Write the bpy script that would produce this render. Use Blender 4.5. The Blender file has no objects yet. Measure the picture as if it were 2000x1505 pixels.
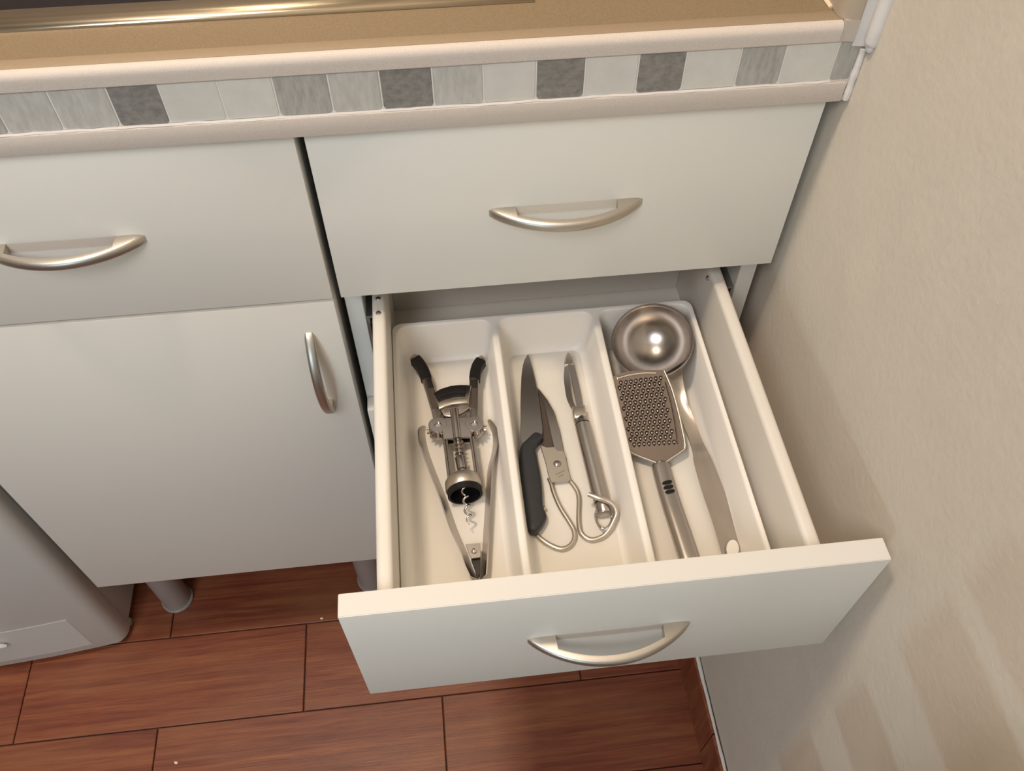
import bpy, bmesh, math, random
import numpy as np
from mathutils import Vector, Matrix
random.seed(7)
C = bpy.context.scene
COL = C.collection
# ------------------------------------------------------------------ camera
CAM = np.array([0.0940, -0.5329, 0.3846])
RX, RY, RZ, FPX = -0.9245, -0.0027, -0.1135, 1648.0
def _rot():
    ca, sa = math.cos(RZ), math.sin(RZ); z = np.array([[ca,-sa,0],[sa,ca,0],[0,0,1]])
    ca, sa = math.cos(RX), math.sin(RX); x = np.array([[1,0,0],[0,ca,-sa],[0,sa,ca]])
    ca, sa = math.cos(RY), math.sin(RY); y = np.array([[ca,0,sa],[0,1,0],[-sa,0,ca]])
    return z @ x @ y
ROT = _rot()
cam = bpy.data.objects.new('camera', bpy.data.cameras.new('camera'))
COL.objects.link(cam)
m = Matrix(((ROT[0][0], ROT[0][2], -ROT[0][1], CAM[0]),
            (ROT[1][0], ROT[1][2], -ROT[1][1], CAM[1]),
            (ROT[2][0], ROT[2][2], -ROT[2][1], CAM[2]), (0,0,0,1)))
cam.matrix_world = m
cam.data.sensor_width = 36; cam.data.lens = FPX/2000*36; cam.data.clip_start = 0.01
C.camera = cam
def at(u, v, z):
    """point of the horizontal plane at height z seen at photo pixel u, v"""
    d = ROT @ np.array([(u-1000)/FPX, 1, -(v-752.5)/FPX])
    p = CAM + d*((z-CAM[2])/d[2])
    return Vector((float(p[0]), float(p[1]), float(p[2])))
# ------------------------------------------------------------------ world, lights, exposure
C.view_settings.view_transform = 'Standard'; C.view_settings.look = 'None'
C.view_settings.exposure = 0.0; C.view_settings.gamma = 1; C.view_settings.use_curve_mapping = False
w = bpy.data.worlds.new('world'); C.world = w; w.use_nodes = True
w.node_tree.nodes['Background'].inputs[0].default_value = (0.80, 0.86, 1.0, 1)
w.node_tree.nodes['Background'].inputs[1].default_value = 0.3
def area(name, loc, target, size, power, color, sy=None):
    l = bpy.data.lights.new(name, 'AREA'); l.size = size; l.energy = power; l.color = color
    if sy: l.shape = 'RECTANGLE'; l.size_y = sy
    o = bpy.data.objects.new(name, l); COL.objects.link(o); o.location = loc
    o.rotation_euler = (Vector(target)-Vector(loc)).to_track_quat('-Z', 'Y').to_euler()
    return o
area('ceiling_lamp_light', (-0.30, -0.09, 1.50), (0.0, -0.15, -0.3), 0.20, 17, (1.0, 0.82, 0.64))
area('hood_lamp_light', (-0.03, 0.30, 0.62), (-0.03, 0.25, 0.0), 0.10, .5, (1.0, 0.82, 0.58), .05)
area('window_light', (-0.60, -1.25, 1.42), (0.0, 0.0, -0.1), 0.8, 22, (0.94, 0.95, 1.0), 0.8)
area('added_cool_light', (-0.90, -2.50, -0.05), (0.3, -0.3, -0.2), 0.14, 11, (0.60, 0.85, 1.0), 0.14)  # added small cool source for crisp wall shadows and a bluer drawer front
# ------------------------------------------------------------------ helpers
WORG = {}
def finish(ob_mesh, smooth):
    if smooth:
        for p in ob_mesh.polygons: p.use_smooth = True
        ob_mesh.set_sharp_from_angle(angle=math.radians(smooth))
def obj(name, bm, mat, parent=None, smooth=35, label=None, kind=None):
    bmesh.ops.recalc_face_normals(bm, faces=bm.faces)
    xs = [v.co for v in bm.verts]
    lo = Vector((min(c.x for c in xs), min(c.y for c in xs), min(c.z for c in xs)))
    hi = Vector((max(c.x for c in xs), max(c.y for c in xs), max(c.z for c in xs)))
    org = Vector(((lo.x+hi.x)/2, (lo.y+hi.y)/2, lo.z))
    bmesh.ops.translate(bm, verts=bm.verts, vec=-org)
    me = bpy.data.meshes.new(name); bm.to_mesh(me); bm.free()
    finish(me, smooth)
    if mat: me.materials.append(mat)
    o = bpy.data.objects.new(name, me); COL.objects.link(o)
    if parent:
        o.parent = parent; o.location = org - WORG[parent.name]
    else: o.location = org
    WORG[o.name] = org
    if label: o['label'] = label
    if kind: o['kind'] = kind
    return o
def tag(o, label, cat, group=None):
    o['label'] = label; o['category'] = cat
    if group: o['group'] = group
    return o
def thing(name, loc, label, cat, group=None):
    o = bpy.data.objects.new(name, None); COL.objects.link(o); o.location = loc
    o.empty_display_size = .02
    WORG[o.name] = Vector(loc)
    return tag(o, label, cat, group)
def struct(o): o['kind'] = 'structure'; return o
def box(bm, x0, x1, y0, y1, z0, z1, bev=0, seg=2):
    r = bmesh.ops.create_cube(bm, size=1)
    for v in r['verts']:
        v.co = Vector(((x0+x1)/2+v.co.x*(x1-x0), (y0+y1)/2+v.co.y*(y1-y0), (z0+z1)/2+v.co.z*(z1-z0)))
    if bev:
        es = list({e for v in r['verts'] for e in v.link_edges})
        bmesh.ops.bevel(bm, geom=es, offset=bev, segments=seg, profile=.5, affect='EDGES')
    return bm
def bx(*a, **k): return box(bmesh.new(), *a, **k)
def prism(bm, top, th, bev=0, seg=2, holes=None):
    """closed outline of 3-D points, extruded down by th"""
    top = [Vector(p) for p in top]
    n = len(top)
    a = [bm.verts.new(p) for p in top]; b = [bm.verts.new(p-Vector((0,0,th))) for p in top]
    fs = [bm.faces.new(a), bm.faces.new(b[::-1])]
    for i in range(n): fs.append(bm.faces.new((a[i], b[i], b[(i+1)%n], a[(i+1)%n])))
    bmesh.ops.recalc_face_normals(bm, faces=fs)
    if bev:
        es = [e for e in fs[0].edges] + [e for e in fs[1].edges]
        bmesh.ops.bevel(bm, geom=es, offset=bev, segments=seg, profile=.5, affect='EDGES')
    return bm
def smoothpath(pts, n=6, closed=False):
    pts = [Vector(p) for p in pts]; out = []
    N = len(pts); rng = range(N if closed else N-1)
    for i in rng:
        if closed: p0, p1, p2, p3 = pts[(i-1)%N], pts[i], pts[(i+1)%N], pts[(i+2)%N]
        else: p0, p1, p2, p3 = pts[max(i-1,0)], pts[i], pts[i+1], pts[min(i+2,N-1)]
        for k in range(n):
            t = k/n
            out.append(.5*((2*p1)+(-p0+p2)*t+(2*p0-5*p1+4*p2-p3)*t*t+(-p0+3*p1-3*p2+p3)*t**3))
    if not closed: out.append(pts[-1])
    return out
def sweep(bm, pts, prof, up=(0,0,1), closed=False):
    """sweep a profile (list of (side, up) or function i,t -> list) along pts"""
    pts = [Vector(p) for p in pts]; N = len(pts); rings = []
    up = Vector(up)
    for i, p in enumerate(pts):
        if closed: t = pts[(i+1)%N]-pts[(i-1)%N]
        else: t = pts[min(i+1,N-1)]-pts[max(i-1,0)]
        t.normalize()
        s = t.cross(up)
        if s.length < 1e-5: s = Vector((1,0,0))
        s.normalize(); u = s.cross(t).normalized()
        pr = prof(i/(N-1)) if callable(prof) else prof
        rings.append([bm.verts.new(p+s*a+u*b) for a, b in pr])
    M = len(rings[0])
    for i in range(N if closed else N-1):
        A, B = rings[i], rings[(i+1)%N]
        for k in range(M): bm.faces.new((A[k], A[(k+1)%M], B[(k+1)%M], B[k]))
    if not closed:
        bm.faces.new(rings[0][::-1]); bm.faces.new(rings[-1])
    return bm
def circ(r, n=12, ry=None):
    ry = ry or r
    return [(r*math.cos(2*math.pi*k/n), ry*math.sin(2*math.pi*k/n)) for k in range(n)]
def lerp(tab, t):
    for (a, va), (b, vb) in zip(tab, tab[1:]):
        if t <= b: return va+(vb-va)*(t-a)/(b-a) if b > a else vb
    return tab[-1][1]
def tube(bm, pts, r, n=12, up=(0,0,1), flat=1.0, closed=False):
    if isinstance(r, list): return sweep(bm, pts, lambda t: circ(lerp(r,t), n, lerp(r,t)*flat), up, closed)
    return sweep(bm, pts, circ(r, n, r*flat), up, closed)
def lathe(bm, prof, c, axis=(0,0,1), n=32):
    """prof: (radius, distance along axis) points, open profile, revolved about axis through c"""
    axis = Vector(axis).normalized(); q = Vector((0,0,1)).rotation_difference(axis); c = Vector(c)
    rings = []
    for r, h in prof:
        if r < 1e-7: rings.append([bm.verts.new(c+axis*h)])
        else: rings.append([bm.verts.new(c+q@Vector((r*math.cos(2*math.pi*k/n), r*math.sin(2*math.pi*k/n), h))) for k in range(n)])
    for A, B in zip(rings, rings[1:]):
        for k in range(n):
            k2 = (k+1) % n
            if len(A) == 1 and len(B) == 1: continue
            if len(A) == 1: bm.faces.new((A[0], B[k], B[k2]))
            elif len(B) == 1: bm.faces.new((A[k], A[k2], B[0]))
            else: bm.faces.new((A[k], A[k2], B[k2], B[k]))
    return bm
# ------------------------------------------------------------------ materials
def mat(name, col, rough=.5, metal=0, bump=None, var=None, spec=None, coat=0, rand=0, aniso=0):
    """bump=(scale, strength, distance) var=(scale, amount, stretch)"""
    m = bpy.data.materials.new(name); m.use_nodes = True; nt = m.node_tree
    b = nt.nodes['Principled BSDF']; L = nt.links
    b.inputs['Base Color'].default_value = (*col, 1); b.inputs['Roughness'].default_value = rough
    b.inputs['Metallic'].default_value = metal
    if spec is not None: b.inputs['Specular IOR Level'].default_value = spec
    if coat: b.inputs['Coat Weight'].default_value = coat; b.inputs['Coat Roughness'].default_value = .15
    tc = nt.nodes.new('ShaderNodeTexCoord')
    vec = tc.outputs['Object']
    if rand:
        oi = nt.nodes.new('ShaderNodeObjectInfo'); mu = nt.nodes.new('ShaderNodeVectorMath'); mu.operation = 'SCALE'
        mu.inputs[0].default_value = (13, 7, 3); L.new(oi.outputs['Random'], mu.inputs['Scale'])
        ad = nt.nodes.new('ShaderNodeVectorMath'); L.new(vec, ad.inputs[0]); L.new(mu.outputs[0], ad.inputs[1]); vec = ad.outputs[0]
    if var:
        mp = nt.nodes.new('ShaderNodeMapping'); mp.inputs['Scale'].default_value = var[2] if len(var) > 2 else (1,1,1)
        L.new(vec, mp.inputs[0])
        n = nt.nodes.new('ShaderNodeTexNoise'); n.inputs['Scale'].default_value = var[0]; n.inputs['Detail'].default_value = 5
        n.inputs['Roughness'].default_value = .6
        L.new(mp.outputs[0], n.inputs[0])
        r = nt.nodes.new('ShaderNodeValToRGB'); a = var[1]
        r.color_ramp.elements[0].position = .35; r.color_ramp.elements[1].position = .65
        r.color_ramp.elements[0].color = (*[c*(1-a) for c in col], 1); r.color_ramp.elements[1].color = (*[min(1, c*(1+a)) for c in col], 1)
        L.new(n.outputs['Fac'], r.inputs[0]); L.new(r.outputs[0], b.inputs['Base Color'])
    if bump:
        n2 = nt.nodes.new('ShaderNodeTexNoise'); n2.inputs['Scale'].default_value = bump[0]; n2.inputs['Detail'].default_value = 3
        if len(bump) > 3:
            mp2 = nt.nodes.new('ShaderNodeMapping'); mp2.inputs['Scale'].default_value = bump[3]; L.new(vec, mp2.inputs[0]); L.new(mp2.outputs[0], n2.inputs[0])
        else: L.new(vec, n2.inputs[0])
        bp = nt.nodes.new('ShaderNodeBump'); bp.inputs['Strength'].default_value = bump[1]; bp.inputs['Distance'].default_value = bump[2]
        L.new(n2.outputs['Fac'], bp.inputs['Height']); L.new(bp.outputs[0], b.inputs['Normal'])
    return m
M = {}
M['white'] = mat('white_laminate', (.75,.71,.635), .42, bump=(900,.08,.0004))
M['edge'] = mat('white_edge_band', (.70,.675,.625), .45)
M['carcass'] = mat('carcass_board', (.70,.69,.64), .5)
M['drawer_box'] = mat('drawer_wrap', (.73,.685,.61), .5, bump=(300,.1,.0005,(1,.08,1)))
M['tray'] = mat('tray_plastic', (.86,.82,.75), .38)
M['wall'] = mat('wall_paint', (.63,.565,.47), .75, bump=(140,.35,.0012), var=(25,.02))
M['plaster'] = mat('plaster', (.72,.68,.60), .8)
M['splash_low'] = mat('corner_filler', (.50,.43,.36), .5)
M['backwall'] = mat('darkened_unseen_wall', (.20,.16,.13), .5)  # out of view; colour darkened so the steel utensils reflect dark
M['nosing'] = mat('speckled_edge_strip', (.60,.52,.45), .55, var=(1600,.10), bump=(1500,.2,.0002))
M['lip'] = mat('tan_worktop_lip', (.33,.25,.165), .5, var=(1600,.08))
M['worktop'] = mat('tan_worktop', (.245,.18,.108), .45, var=(700,.12), bump=(900,.15,.0003))
M['grout'] = mat('white_grout', (.72,.68,.62), .8, bump=(500,.4,.0006))
M['caulk'] = mat('white_caulk', (.70,.66,.62), .4, bump=(120,.3,.001))
M['splash'] = mat('splash_panel', (.42,.34,.25), .45)
M['tile_light'] = mat('light_tile', (.64,.605,.54), .45, var=(60,.04), rand=1)
M['tile_mid'] = mat('pale_grey_tile', (.51,.48,.43), .45, var=(170,.10,(1.6,1,.45)), rand=1)
M['tile_grey'] = mat('grey_tile', (.40,.375,.335), .45, var=(200,.14,(1.8,1,.4)), rand=1)
M['tile_dark'] = mat('dark_grey_tile', (.235,.215,.19), .45, var=(170,.2,(1,1,1.3)), rand=1)
M['floor_grout'] = mat('floor_grout', (.07,.035,.025), .8)
M['steel'] = mat('brushed_steel', (.47,.43,.40), .30, 1, var=(30,.06,(1,.05,1)), bump=(250,.12,.0003,(1,.04,1)))
M['ladle'] = mat('satin_steel', (.46,.415,.375), .27, 1, bump=(300,.05,.0002), var=(14,.08))
M['satin'] = mat('satin_nickel', (.58,.53,.46), .40, 1)
M['chrome'] = mat('chrome', (.68,.66,.63), .12, 1)
M['blade'] = mat('knife_blade_steel', (.33,.31,.30), .35, 1, bump=(400,.06,.0002,(1,.05,1)))
M['cast'] = mat('cast_zinc', (.44,.39,.355), .26, 1, bump=(200,.08,.0003))
M['grater'] = mat('grater_steel', (.26,.22,.195), .26, 1)
M['shade_steel'] = mat('shaded_steel', (.12,.09,.075), .45, .6)  # darker copy of the steel, shade put into the colour
M['black'] = mat('black_rubber', (.010,.008,.008), .5, spec=.25)
M['black_handle'] = mat('black_soft_grip', (.022,.023,.026), .42, bump=(500,.15,.0003))
M['dark'] = mat('dark_plastic', (.02,.012,.012), .5)
M['zinc'] = mat('zinc_runner', (.45,.45,.43), .35, 1)
M['appliance'] = mat('white_enamel', (.58,.57,.53), .30)
M['leg'] = mat('grey_plastic_leg', (.30,.25,.23), .4)
M['legring'] = mat('leg_foot_rim', (.30,.265,.235), .35)
M['hob_frame'] = mat('hob_frame_steel', (.50,.43,.33), .28, 1)
M['glass'] = mat('black_hob_glass', (.012,.010,.012), .12, bump=(40,.02,.001))
M['engrave'] = mat('engraving', (.16,.11,.08), .5, 0)
M['crumb'] = mat('crumb', (.80,.66,.48), .8)
def wood_tile():
    m = bpy.data.materials.new('wood_look_tile'); m.use_nodes = True; nt = m.node_tree; L = nt.links
    b = nt.nodes['Principled BSDF']; N = nt.nodes.new
    tc = N('ShaderNodeTexCoord'); oi = N('ShaderNodeObjectInfo')
    sc = N('ShaderNodeVectorMath'); sc.operation = 'SCALE'; sc.inputs[0].default_value = (9, 5, 3); L.new(oi.outputs['Random'], sc.inputs['Scale'])
    ad = N('ShaderNodeVectorMath'); L.new(tc.outputs['Object'], ad.inputs[0]); L.new(sc.outputs[0], ad.inputs[1])
    def noise(scale, st, det=6, dist=0):
        mp = N('ShaderNodeMapping'); mp.inputs['Scale'].default_value = st; L.new(ad.outputs[0], mp.inputs[0])
        n = N('ShaderNodeTexNoise'); n.inputs['Scale'].default_value = scale; n.inputs['Detail'].default_value = det
        n.inputs['Distortion'].default_value = dist; n.inputs['Roughness'].default_value = .62; L.new(mp.outputs[0], n.inputs[0]); return n
    g = noise(9, (.55, 11, 1), 8, .6); f = noise(60, (.25, 9, 1), 4); big = noise(5, (.8, 2.2, 1), 3)
    r = N('ShaderNodeValToRGB'); e = r.color_ramp.elements
    e[0].position = .30; e[0].color = (.140,.030,.014,1); e[1].position = .72; e[1].color = (.330,.112,.042,1)
    k = e.new(.5); k.color = (.225,.058,.027,1)
    L.new(g.outputs['Fac'], r.inputs[0])
    mx = N('ShaderNodeMix'); mx.data_type = 'RGBA'; mx.blend_type = 'MULTIPLY'; mx.inputs[0].default_value = .55
    r2 = N('ShaderNodeValToRGB'); r2.color_ramp.elements[0].position = .36; r2.color_ramp.elements[0].color = (.62,.55,.52,1)
    r2.color_ramp.elements[1].position = .55; r2.color_ramp.elements[1].color = (1,1,1,1)
    L.new(f.outputs['Fac'], r2.inputs[0]); L.new(r.outputs[0], mx.inputs[6]); L.new(r2.outputs[0], mx.inputs[7])
    mx2 = N('ShaderNodeMix'); mx2.data_type = 'RGBA'; mx2.blend_type = 'MIX'
    r3 = N('ShaderNodeValToRGB'); r3.color_ramp.elements[0].position = .4; r3.color_ramp.elements[1].position = .68
    r3.color_ramp.elements[1].color = (.55,.55,.55,1)
    L.new(big.outputs['Fac'], r3.inputs[0]); L.new(r3.outputs[0], mx2.inputs[0])
    L.new(mx.outputs[2], mx2.inputs[6]); mx2.inputs[7].default_value = (.28,.115,.050,1)
    L.new(mx2.outputs[2], b.inputs['Base Color'])
    b.inputs['Roughness'].default_value = .42
    bp = N('ShaderNodeBump'); bp.inputs['Strength'].default_value = .25; bp.inputs['Distance'].default_value = .0008
    L.new(f.outputs['Fac'], bp.inputs['Height']); L.new(bp.outputs[0], b.inputs['Normal'])
    return m
M['wood'] = wood_tile()
# ------------------------------------------------------------------ the setting
FZ = -0.906; WX = 0.409; CZ = 1.60; W = 0.397
XL, YF, YB = -2.3, -2.6, 0.60
floor = struct(obj('floor', bx(XL, WX, YF, YB, FZ-.05, FZ-.004), M['floor_grout'], smooth=None))
wall_right = struct(obj('wall_right', bx(WX, WX+.1, YF, YB, FZ-.05, CZ), M['wall'], smooth=None))
struct(obj('wall_back', bx(XL, WX+.1, YB, YB+.1, FZ-.05, CZ), M['backwall'], smooth=None))
struct(obj('wall_left', bx(XL-.1, XL, YF, YB+.1, FZ-.05, CZ), M['plaster'], smooth=None))
struct(obj('wall_front', bx(XL-.1, WX+.1, YF-.1, YF, FZ-.05, CZ), M['plaster'], smooth=None))
struct(obj('ceiling', bx(XL-.1, WX+.1, YF-.1, YB+.1, CZ, CZ+.1), M['plaster'], smooth=None))
# floor tiles, each a piece of the floor
RP, TL, J = .1355, .417, .0017
for r in range(-4, 5):
    y1 = .0025+r*RP; y0 = y1-RP
    off = -.1705 if r % 2 == 0 else -.3815+TL
    if r == -3 or r == 3: off += .06
    for k in range(-3, 3):
        x0 = off+k*TL; x1 = x0+TL
        x0c, x1c = max(x0, -1.5), min(x1, WX-.001)
        if x1c-x0c < .02: continue
        dz = random.uniform(-.0003, .0003)
        obj('floor_tile', bx(x0c+J/2, x1c-J/2, y0+J/2, y1-J/2, FZ-.008, FZ+dz, bev=.0009, seg=1), M['wood'], floor)
# skirting of the same tiles on the right wall
sk = struct(obj('baseboard_right', bx(WX-.006, WX-.0001, -1.6, .58, FZ+.0005, FZ+.094), M['floor_grout'], smooth=None))
y = .58
while y > -1.5:
    y2 = y-TL*1.0
    obj('skirting_tile', bx(WX-.0095, WX-.001, y2+.001, y-.001, FZ+.0008, FZ+.096, bev=.0009, seg=1), M['wood'], sk); y = y2
bm = bmesh.new()
rag = [Vector((WX-.004, .05-.008*i, FZ+.0965+random.uniform(-.001,.0012))) for i in range(70)]
tube(bm, rag, [(k/20, random.uniform(.0016,.0032)) for k in range(21)], 8)
obj('grout_line', bm, M['grout'], sk)
# ------------------------------------------------------------------ bow handle
def bow_handle(parent, c, axis='x', length=.1285, wid=.0095, label=None, footgap=.0225, depth=.0255):
    """c: centre on the panel face; the bow stands out towards -y"""
    h = length/2; foot = h-footgap; bm = bmesh.new(); hw = wid/2
    def yo(x): return depth*max(0, 1-abs(x/h)**2)**.85+.0010
    xs = sorted({round(-h+length*i/40, 6) for i in range(41)} | {-foot-.0008, -foot, foot, foot+.0008})
    rings = []
    c0 = Vector(c) if axis == 'x' else Vector((0,0,0))
    for x in xs:
        o_ = yo(x); i_ = 0.0 if abs(x) > foot+.0004 else max(0, o_-.0062)
        k = min(1, (h-abs(x))/.006+.25); w_ = hw*(.55+.45*min(1, k)); e = min(.0026, (o_-i_)*.45)
        sec = [(i_,-w_),(o_-e,-w_),(o_-e*.35,-w_+e*.35),(o_,-w_+e),(o_,w_-e),(o_-e*.35,w_-e*.35),(o_-e,w_),(i_,w_)]
        rings.append([bm.verts.new(c0+Vector((x, -a, b))) for a, b in sec])
    for A_, B_ in zip(rings, rings[1:]):
        for k in range(8): bm.faces.new((A_[k], B_[k], B_[(k+1)%8], A_[(k+1)%8]))
    bm.faces.new(rings[0]); bm.faces.new(rings[-1][::-1])
    if axis == 'z':
        # turn so that the long axis is vertical
        R = Matrix.Rotation(math.radians(90), 4, 'Y')
        bmesh.ops.transform(bm, matrix=Matrix.Translation(Vector(c)) @ R, verts=bm.verts)
    return obj('handle', bm, M['satin'], parent, smooth=55, label=label)
# ------------------------------------------------------------------ right cabinet
HF = .1732; TH = .018
def front(bm, x0, x1, yf, z1, z0): return box(bm, x0, x1, yf, yf+TH, z0, z1, bev=.0008, seg=2)
cr = thing('drawer_cabinet', (.198, .28, FZ), 'white four-drawer base cabinet against the right wall, its second drawer pulled open', 'cabinet')
bm = bmesh.new()
cx0, cx1, cb = -.0005, .3945, .55
box(bm, cx0, cx0+.016, TH+.001, cb, -.700, .003, bev=.0006, seg=1)
box(bm, cx1-.016, cx1, TH+.001, cb, -.700, .003, bev=.0006, seg=1)
box(bm, cx0+.016, cx1-.016, TH+.001, cb, -.700, -.684)
box(bm, cx0+.016, cx1-.016, cb-.006, cb, -.684, .003)
box(bm, cx0+.016, cx1-.016, TH+.001, .10, -.016, .003)
obj('carcass', bm, M['carcass'], cr)
# top drawer (closed)
d1 = obj('drawer', front(bmesh.new(), 0, W, 0, 0, -HF), M['white'], cr)
bow_handle(d1, (.1995, 0, -.0865), label='satin nickel bow handle')
def drawer_box(parent, yoff, ztop, ln=.385, x0=.0245, x1=.3605, t=.0125, side_h=.103):
    for xa in (x0, x1-t):
        bm = bmesh.new(); box(bm, xa, xa+t, yoff+TH, yoff+TH+ln, ztop-side_h, ztop, bev=.0042, seg=4)
        obj('drawer_side', bm, M['drawer_box'], parent, smooth=50)
    obj('drawer_back', bx(x0+t, x1-t, yoff+TH+ln-.012, yoff+TH+ln, ztop-side_h+.0042, ztop-.004, bev=.001), M['drawer_box'], parent)
    obj('drawer_bottom', bx(x0+t-.002, x1-t+.002, yoff+TH, yoff+TH+ln-.010, ztop-side_h-.002, ztop-side_h+.003), M['drawer_box'], parent)
YO = -.2988; ZO = -HF-.003
HO = .169
d2 = obj('drawer', bx(0, W, YO, YO+TH, ZO-HO, ZO, bev=.0012, seg=2), M['white'], cr, label='pulled-open drawer')
obj('edge_band', bx(.0008, W-.0008, YO+.0008, YO+TH-.0008, ZO-.002, ZO+.00025), M['edge'], d2)
bow_handle(d2, (.1975, YO, -.2585), label='satin nickel bow handle')
drawer_box(d2, YO, -.1967)
# runners, bolted to the drawer sides and the carcass
for sx, xd, xc in ((1, .0245, .0155), (-1, .3605, .3785)):
    a = min(xd-sx*.004, xd); bm = bmesh.new()
    box(bm, min(xd, xd-sx*.0035), max(xd, xd-sx*.0035), YO+.05, .10, -.262, -.236, bev=.001)
    obj('drawer_runner', bm, M['zinc'], d2)
    bm = bmesh.new()
    lo, hi = (xc, xc+.0032) if sx > 0 else (xc-.0032, xc)
    box(bm, lo, hi, .02, .50, -.268, -.226, bev=.001)
    box(bm, lo if sx > 0 else lo-.003, hi+.003 if sx > 0 else hi, .022, .50, -.2275, -.2245)
    box(bm, lo if sx > 0 else lo-.003, hi+.003 if sx > 0 else hi, .022, .50, -.2695, -.2665)
    for yy in (.035, .07, .11):
        lathe(bm, [(0,0),(.003,0),(.003,.0015),(.002,.0025),(0,.0028)], (hi if sx > 0 else lo, yy, -.247), (sx,0,0), 12)
    obj('cabinet_runner', bm, M['zinc'], cr)
# screw heads on the tops / sides of the drawer near the cabinet mouth
for (x, yy, zz, ax) in ((.0305, -.0005, -.1972, (0,0,1)), (.0305, .0175, -.1972, (0,0,1)), (.3478, .018, -.2055, (-1,0,0)), (.3478, .040, -.2055, (-1,0,0))):
    bm = bmesh.new(); lathe(bm, [(0,0),(.0026,0),(.0026,.0008),(.0018,.0018),(0,.0021)], (x, yy, zz), ax, 14)
    obj('screw_head', bm, M['zinc'], d2)
z = ZO-HO-.003
for k in range(2):
    hh = .1745
    d = obj('drawer', front(bmesh.new(), 0, W, 0, z, z-hh+.002), M['white'], cr)
    bow_handle(d, (.1985, 0, z-.085)); z -= hh+.001
def leg(parent, x, yy):
    bm = bmesh.new()
    lathe(bm, [(0,-.7),(.0215,-.7),(.0215,FZ+.006),(.0225,FZ+.005),(0,FZ+.005)], (x, yy, 0), n=32)
    l = obj('leg', bm, M['leg'], parent)
    bm = bmesh.new()
    lathe(bm, [(0,FZ+.0062),(.0235,FZ+.0062),(.0246,FZ+.005),(.0246,FZ+.0014),(.0236,FZ+.0004),(0,FZ+.0004)], (x, yy, 0), n=40)
    obj('foot_rim', bm, M['legring'], l)
for x in (.055, .345):
    for yy in (.0665, .47): leg(cr, x, yy)
# ------------------------------------------------------------------ left cabinet
cl = thing('door_cabinet', (-.21, .28, FZ), 'white base cabinet with one drawer above a door, left of the open drawer', 'cabinet')
bm = bmesh.new()
lx0, lx1 = -.4125, -.0085
box(bm, lx0, lx0+.016, TH+.001, cb, -.700, .003, bev=.0006, seg=1)
box(bm, lx1-.016, lx1, TH+.001, cb, -.700, .003, bev=.0006, seg=1)
box(bm, lx0+.016, lx1-.016, TH+.001, cb, -.700, -.684)
box(bm, lx0+.016, lx1-.016, cb-.006, cb, -.684, .003)
obj('carcass', bm, M['carcass'], cl)
dl = obj('drawer', front(bmesh.new(), -.4135, -.0072, 0, 0, -HF-.0005), M['white'], cl)
bow_handle(dl, (-.2065, 0, -.0865), label='satin nickel bow handle')
dd = obj('door', front(bmesh.new(), -.4135, -.0072, 0, -HF-.0042, -.7008), M['white'], cl)
bow_handle(dd, (-.0370, 0, -.280), axis='z', label='upright satin nickel bow handle')
for x in (-.377, -.066):
    for yy in (.0665, .47): leg(cl, x, yy)
# ------------------------------------------------------------------ worktop
wt = thing('worktop', (-.3, .28, .004), 'tan speckled worktop with a tiled front edge along the counter', 'worktop')
WL = -1.3
obj('slab', bx(WL, WX-.001, .008, YB-.001, .030, .0682), M['worktop'], wt)
obj('substrate', bx(WL, WX-.003, -.0057, .05, .0045, .0640), M['grout'], wt)
# top nosing: front face, rounded shoulder, flat lip
bm = bmesh.new()
pr = [(.0080,.0535),(-.0070,.0535),(-.0078,.0545),(-.0080,.0600)]
for i in range(7):
    a = i/6*math.pi/2; pr.append((-.0080+.0058*(1-math.cos(a)), .0626+.0058*math.sin(a)))
pr += [(.0080,.0684)]
V = [[bm.verts.new((x, a, b)) for a, b in pr] for x in (WL, .3865)]
bm.faces.new(V[0]); bm.faces.new(V[1][::-1])
for i in range(len(pr)): bm.faces.new((V[0][i], V[1][i], V[1][(i+1)%len(pr)], V[0][(i+1)%len(pr)]))
obj('top_edge_strip', bm, M['nosing'], wt)
obj('worktop_lip', bx(WL, .3862, -.0030, .0080, .0660, .0688, bev=.0005, seg=2), M['lip'], wt, label='tan lip')
bm = bmesh.new(); box(bm, WL, .4035, -.0085, .010, .0048, .0212, bev=.0012)
obj('bottom_edge_strip', bm, M['nosing'], wt)
bm = bmesh.new(); tube(bm, [Vector((x/100, -.0066+random.uniform(-.0006,.0006), .0215+random.uniform(-.0003,.0003))) for x in range(-120, 40, 1)], .0011, 6)
obj('grout_bead', bm, M['caulk'], wt)
xb = [-.3072,-.2702,-.2335,-.1965,-.1595,-.1213,-.0872,-.0480,-.0112,.0262,.0612,.0976,.1333,.1707,.2056,.2437,.2778,.3175,.3504,.3890,.4055]
cols = ['light','mid','grey','mid','mid','dark','light','light','grey','mid','dark','mid','light','dark','light','dark','light','grey','light','grey']
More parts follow.
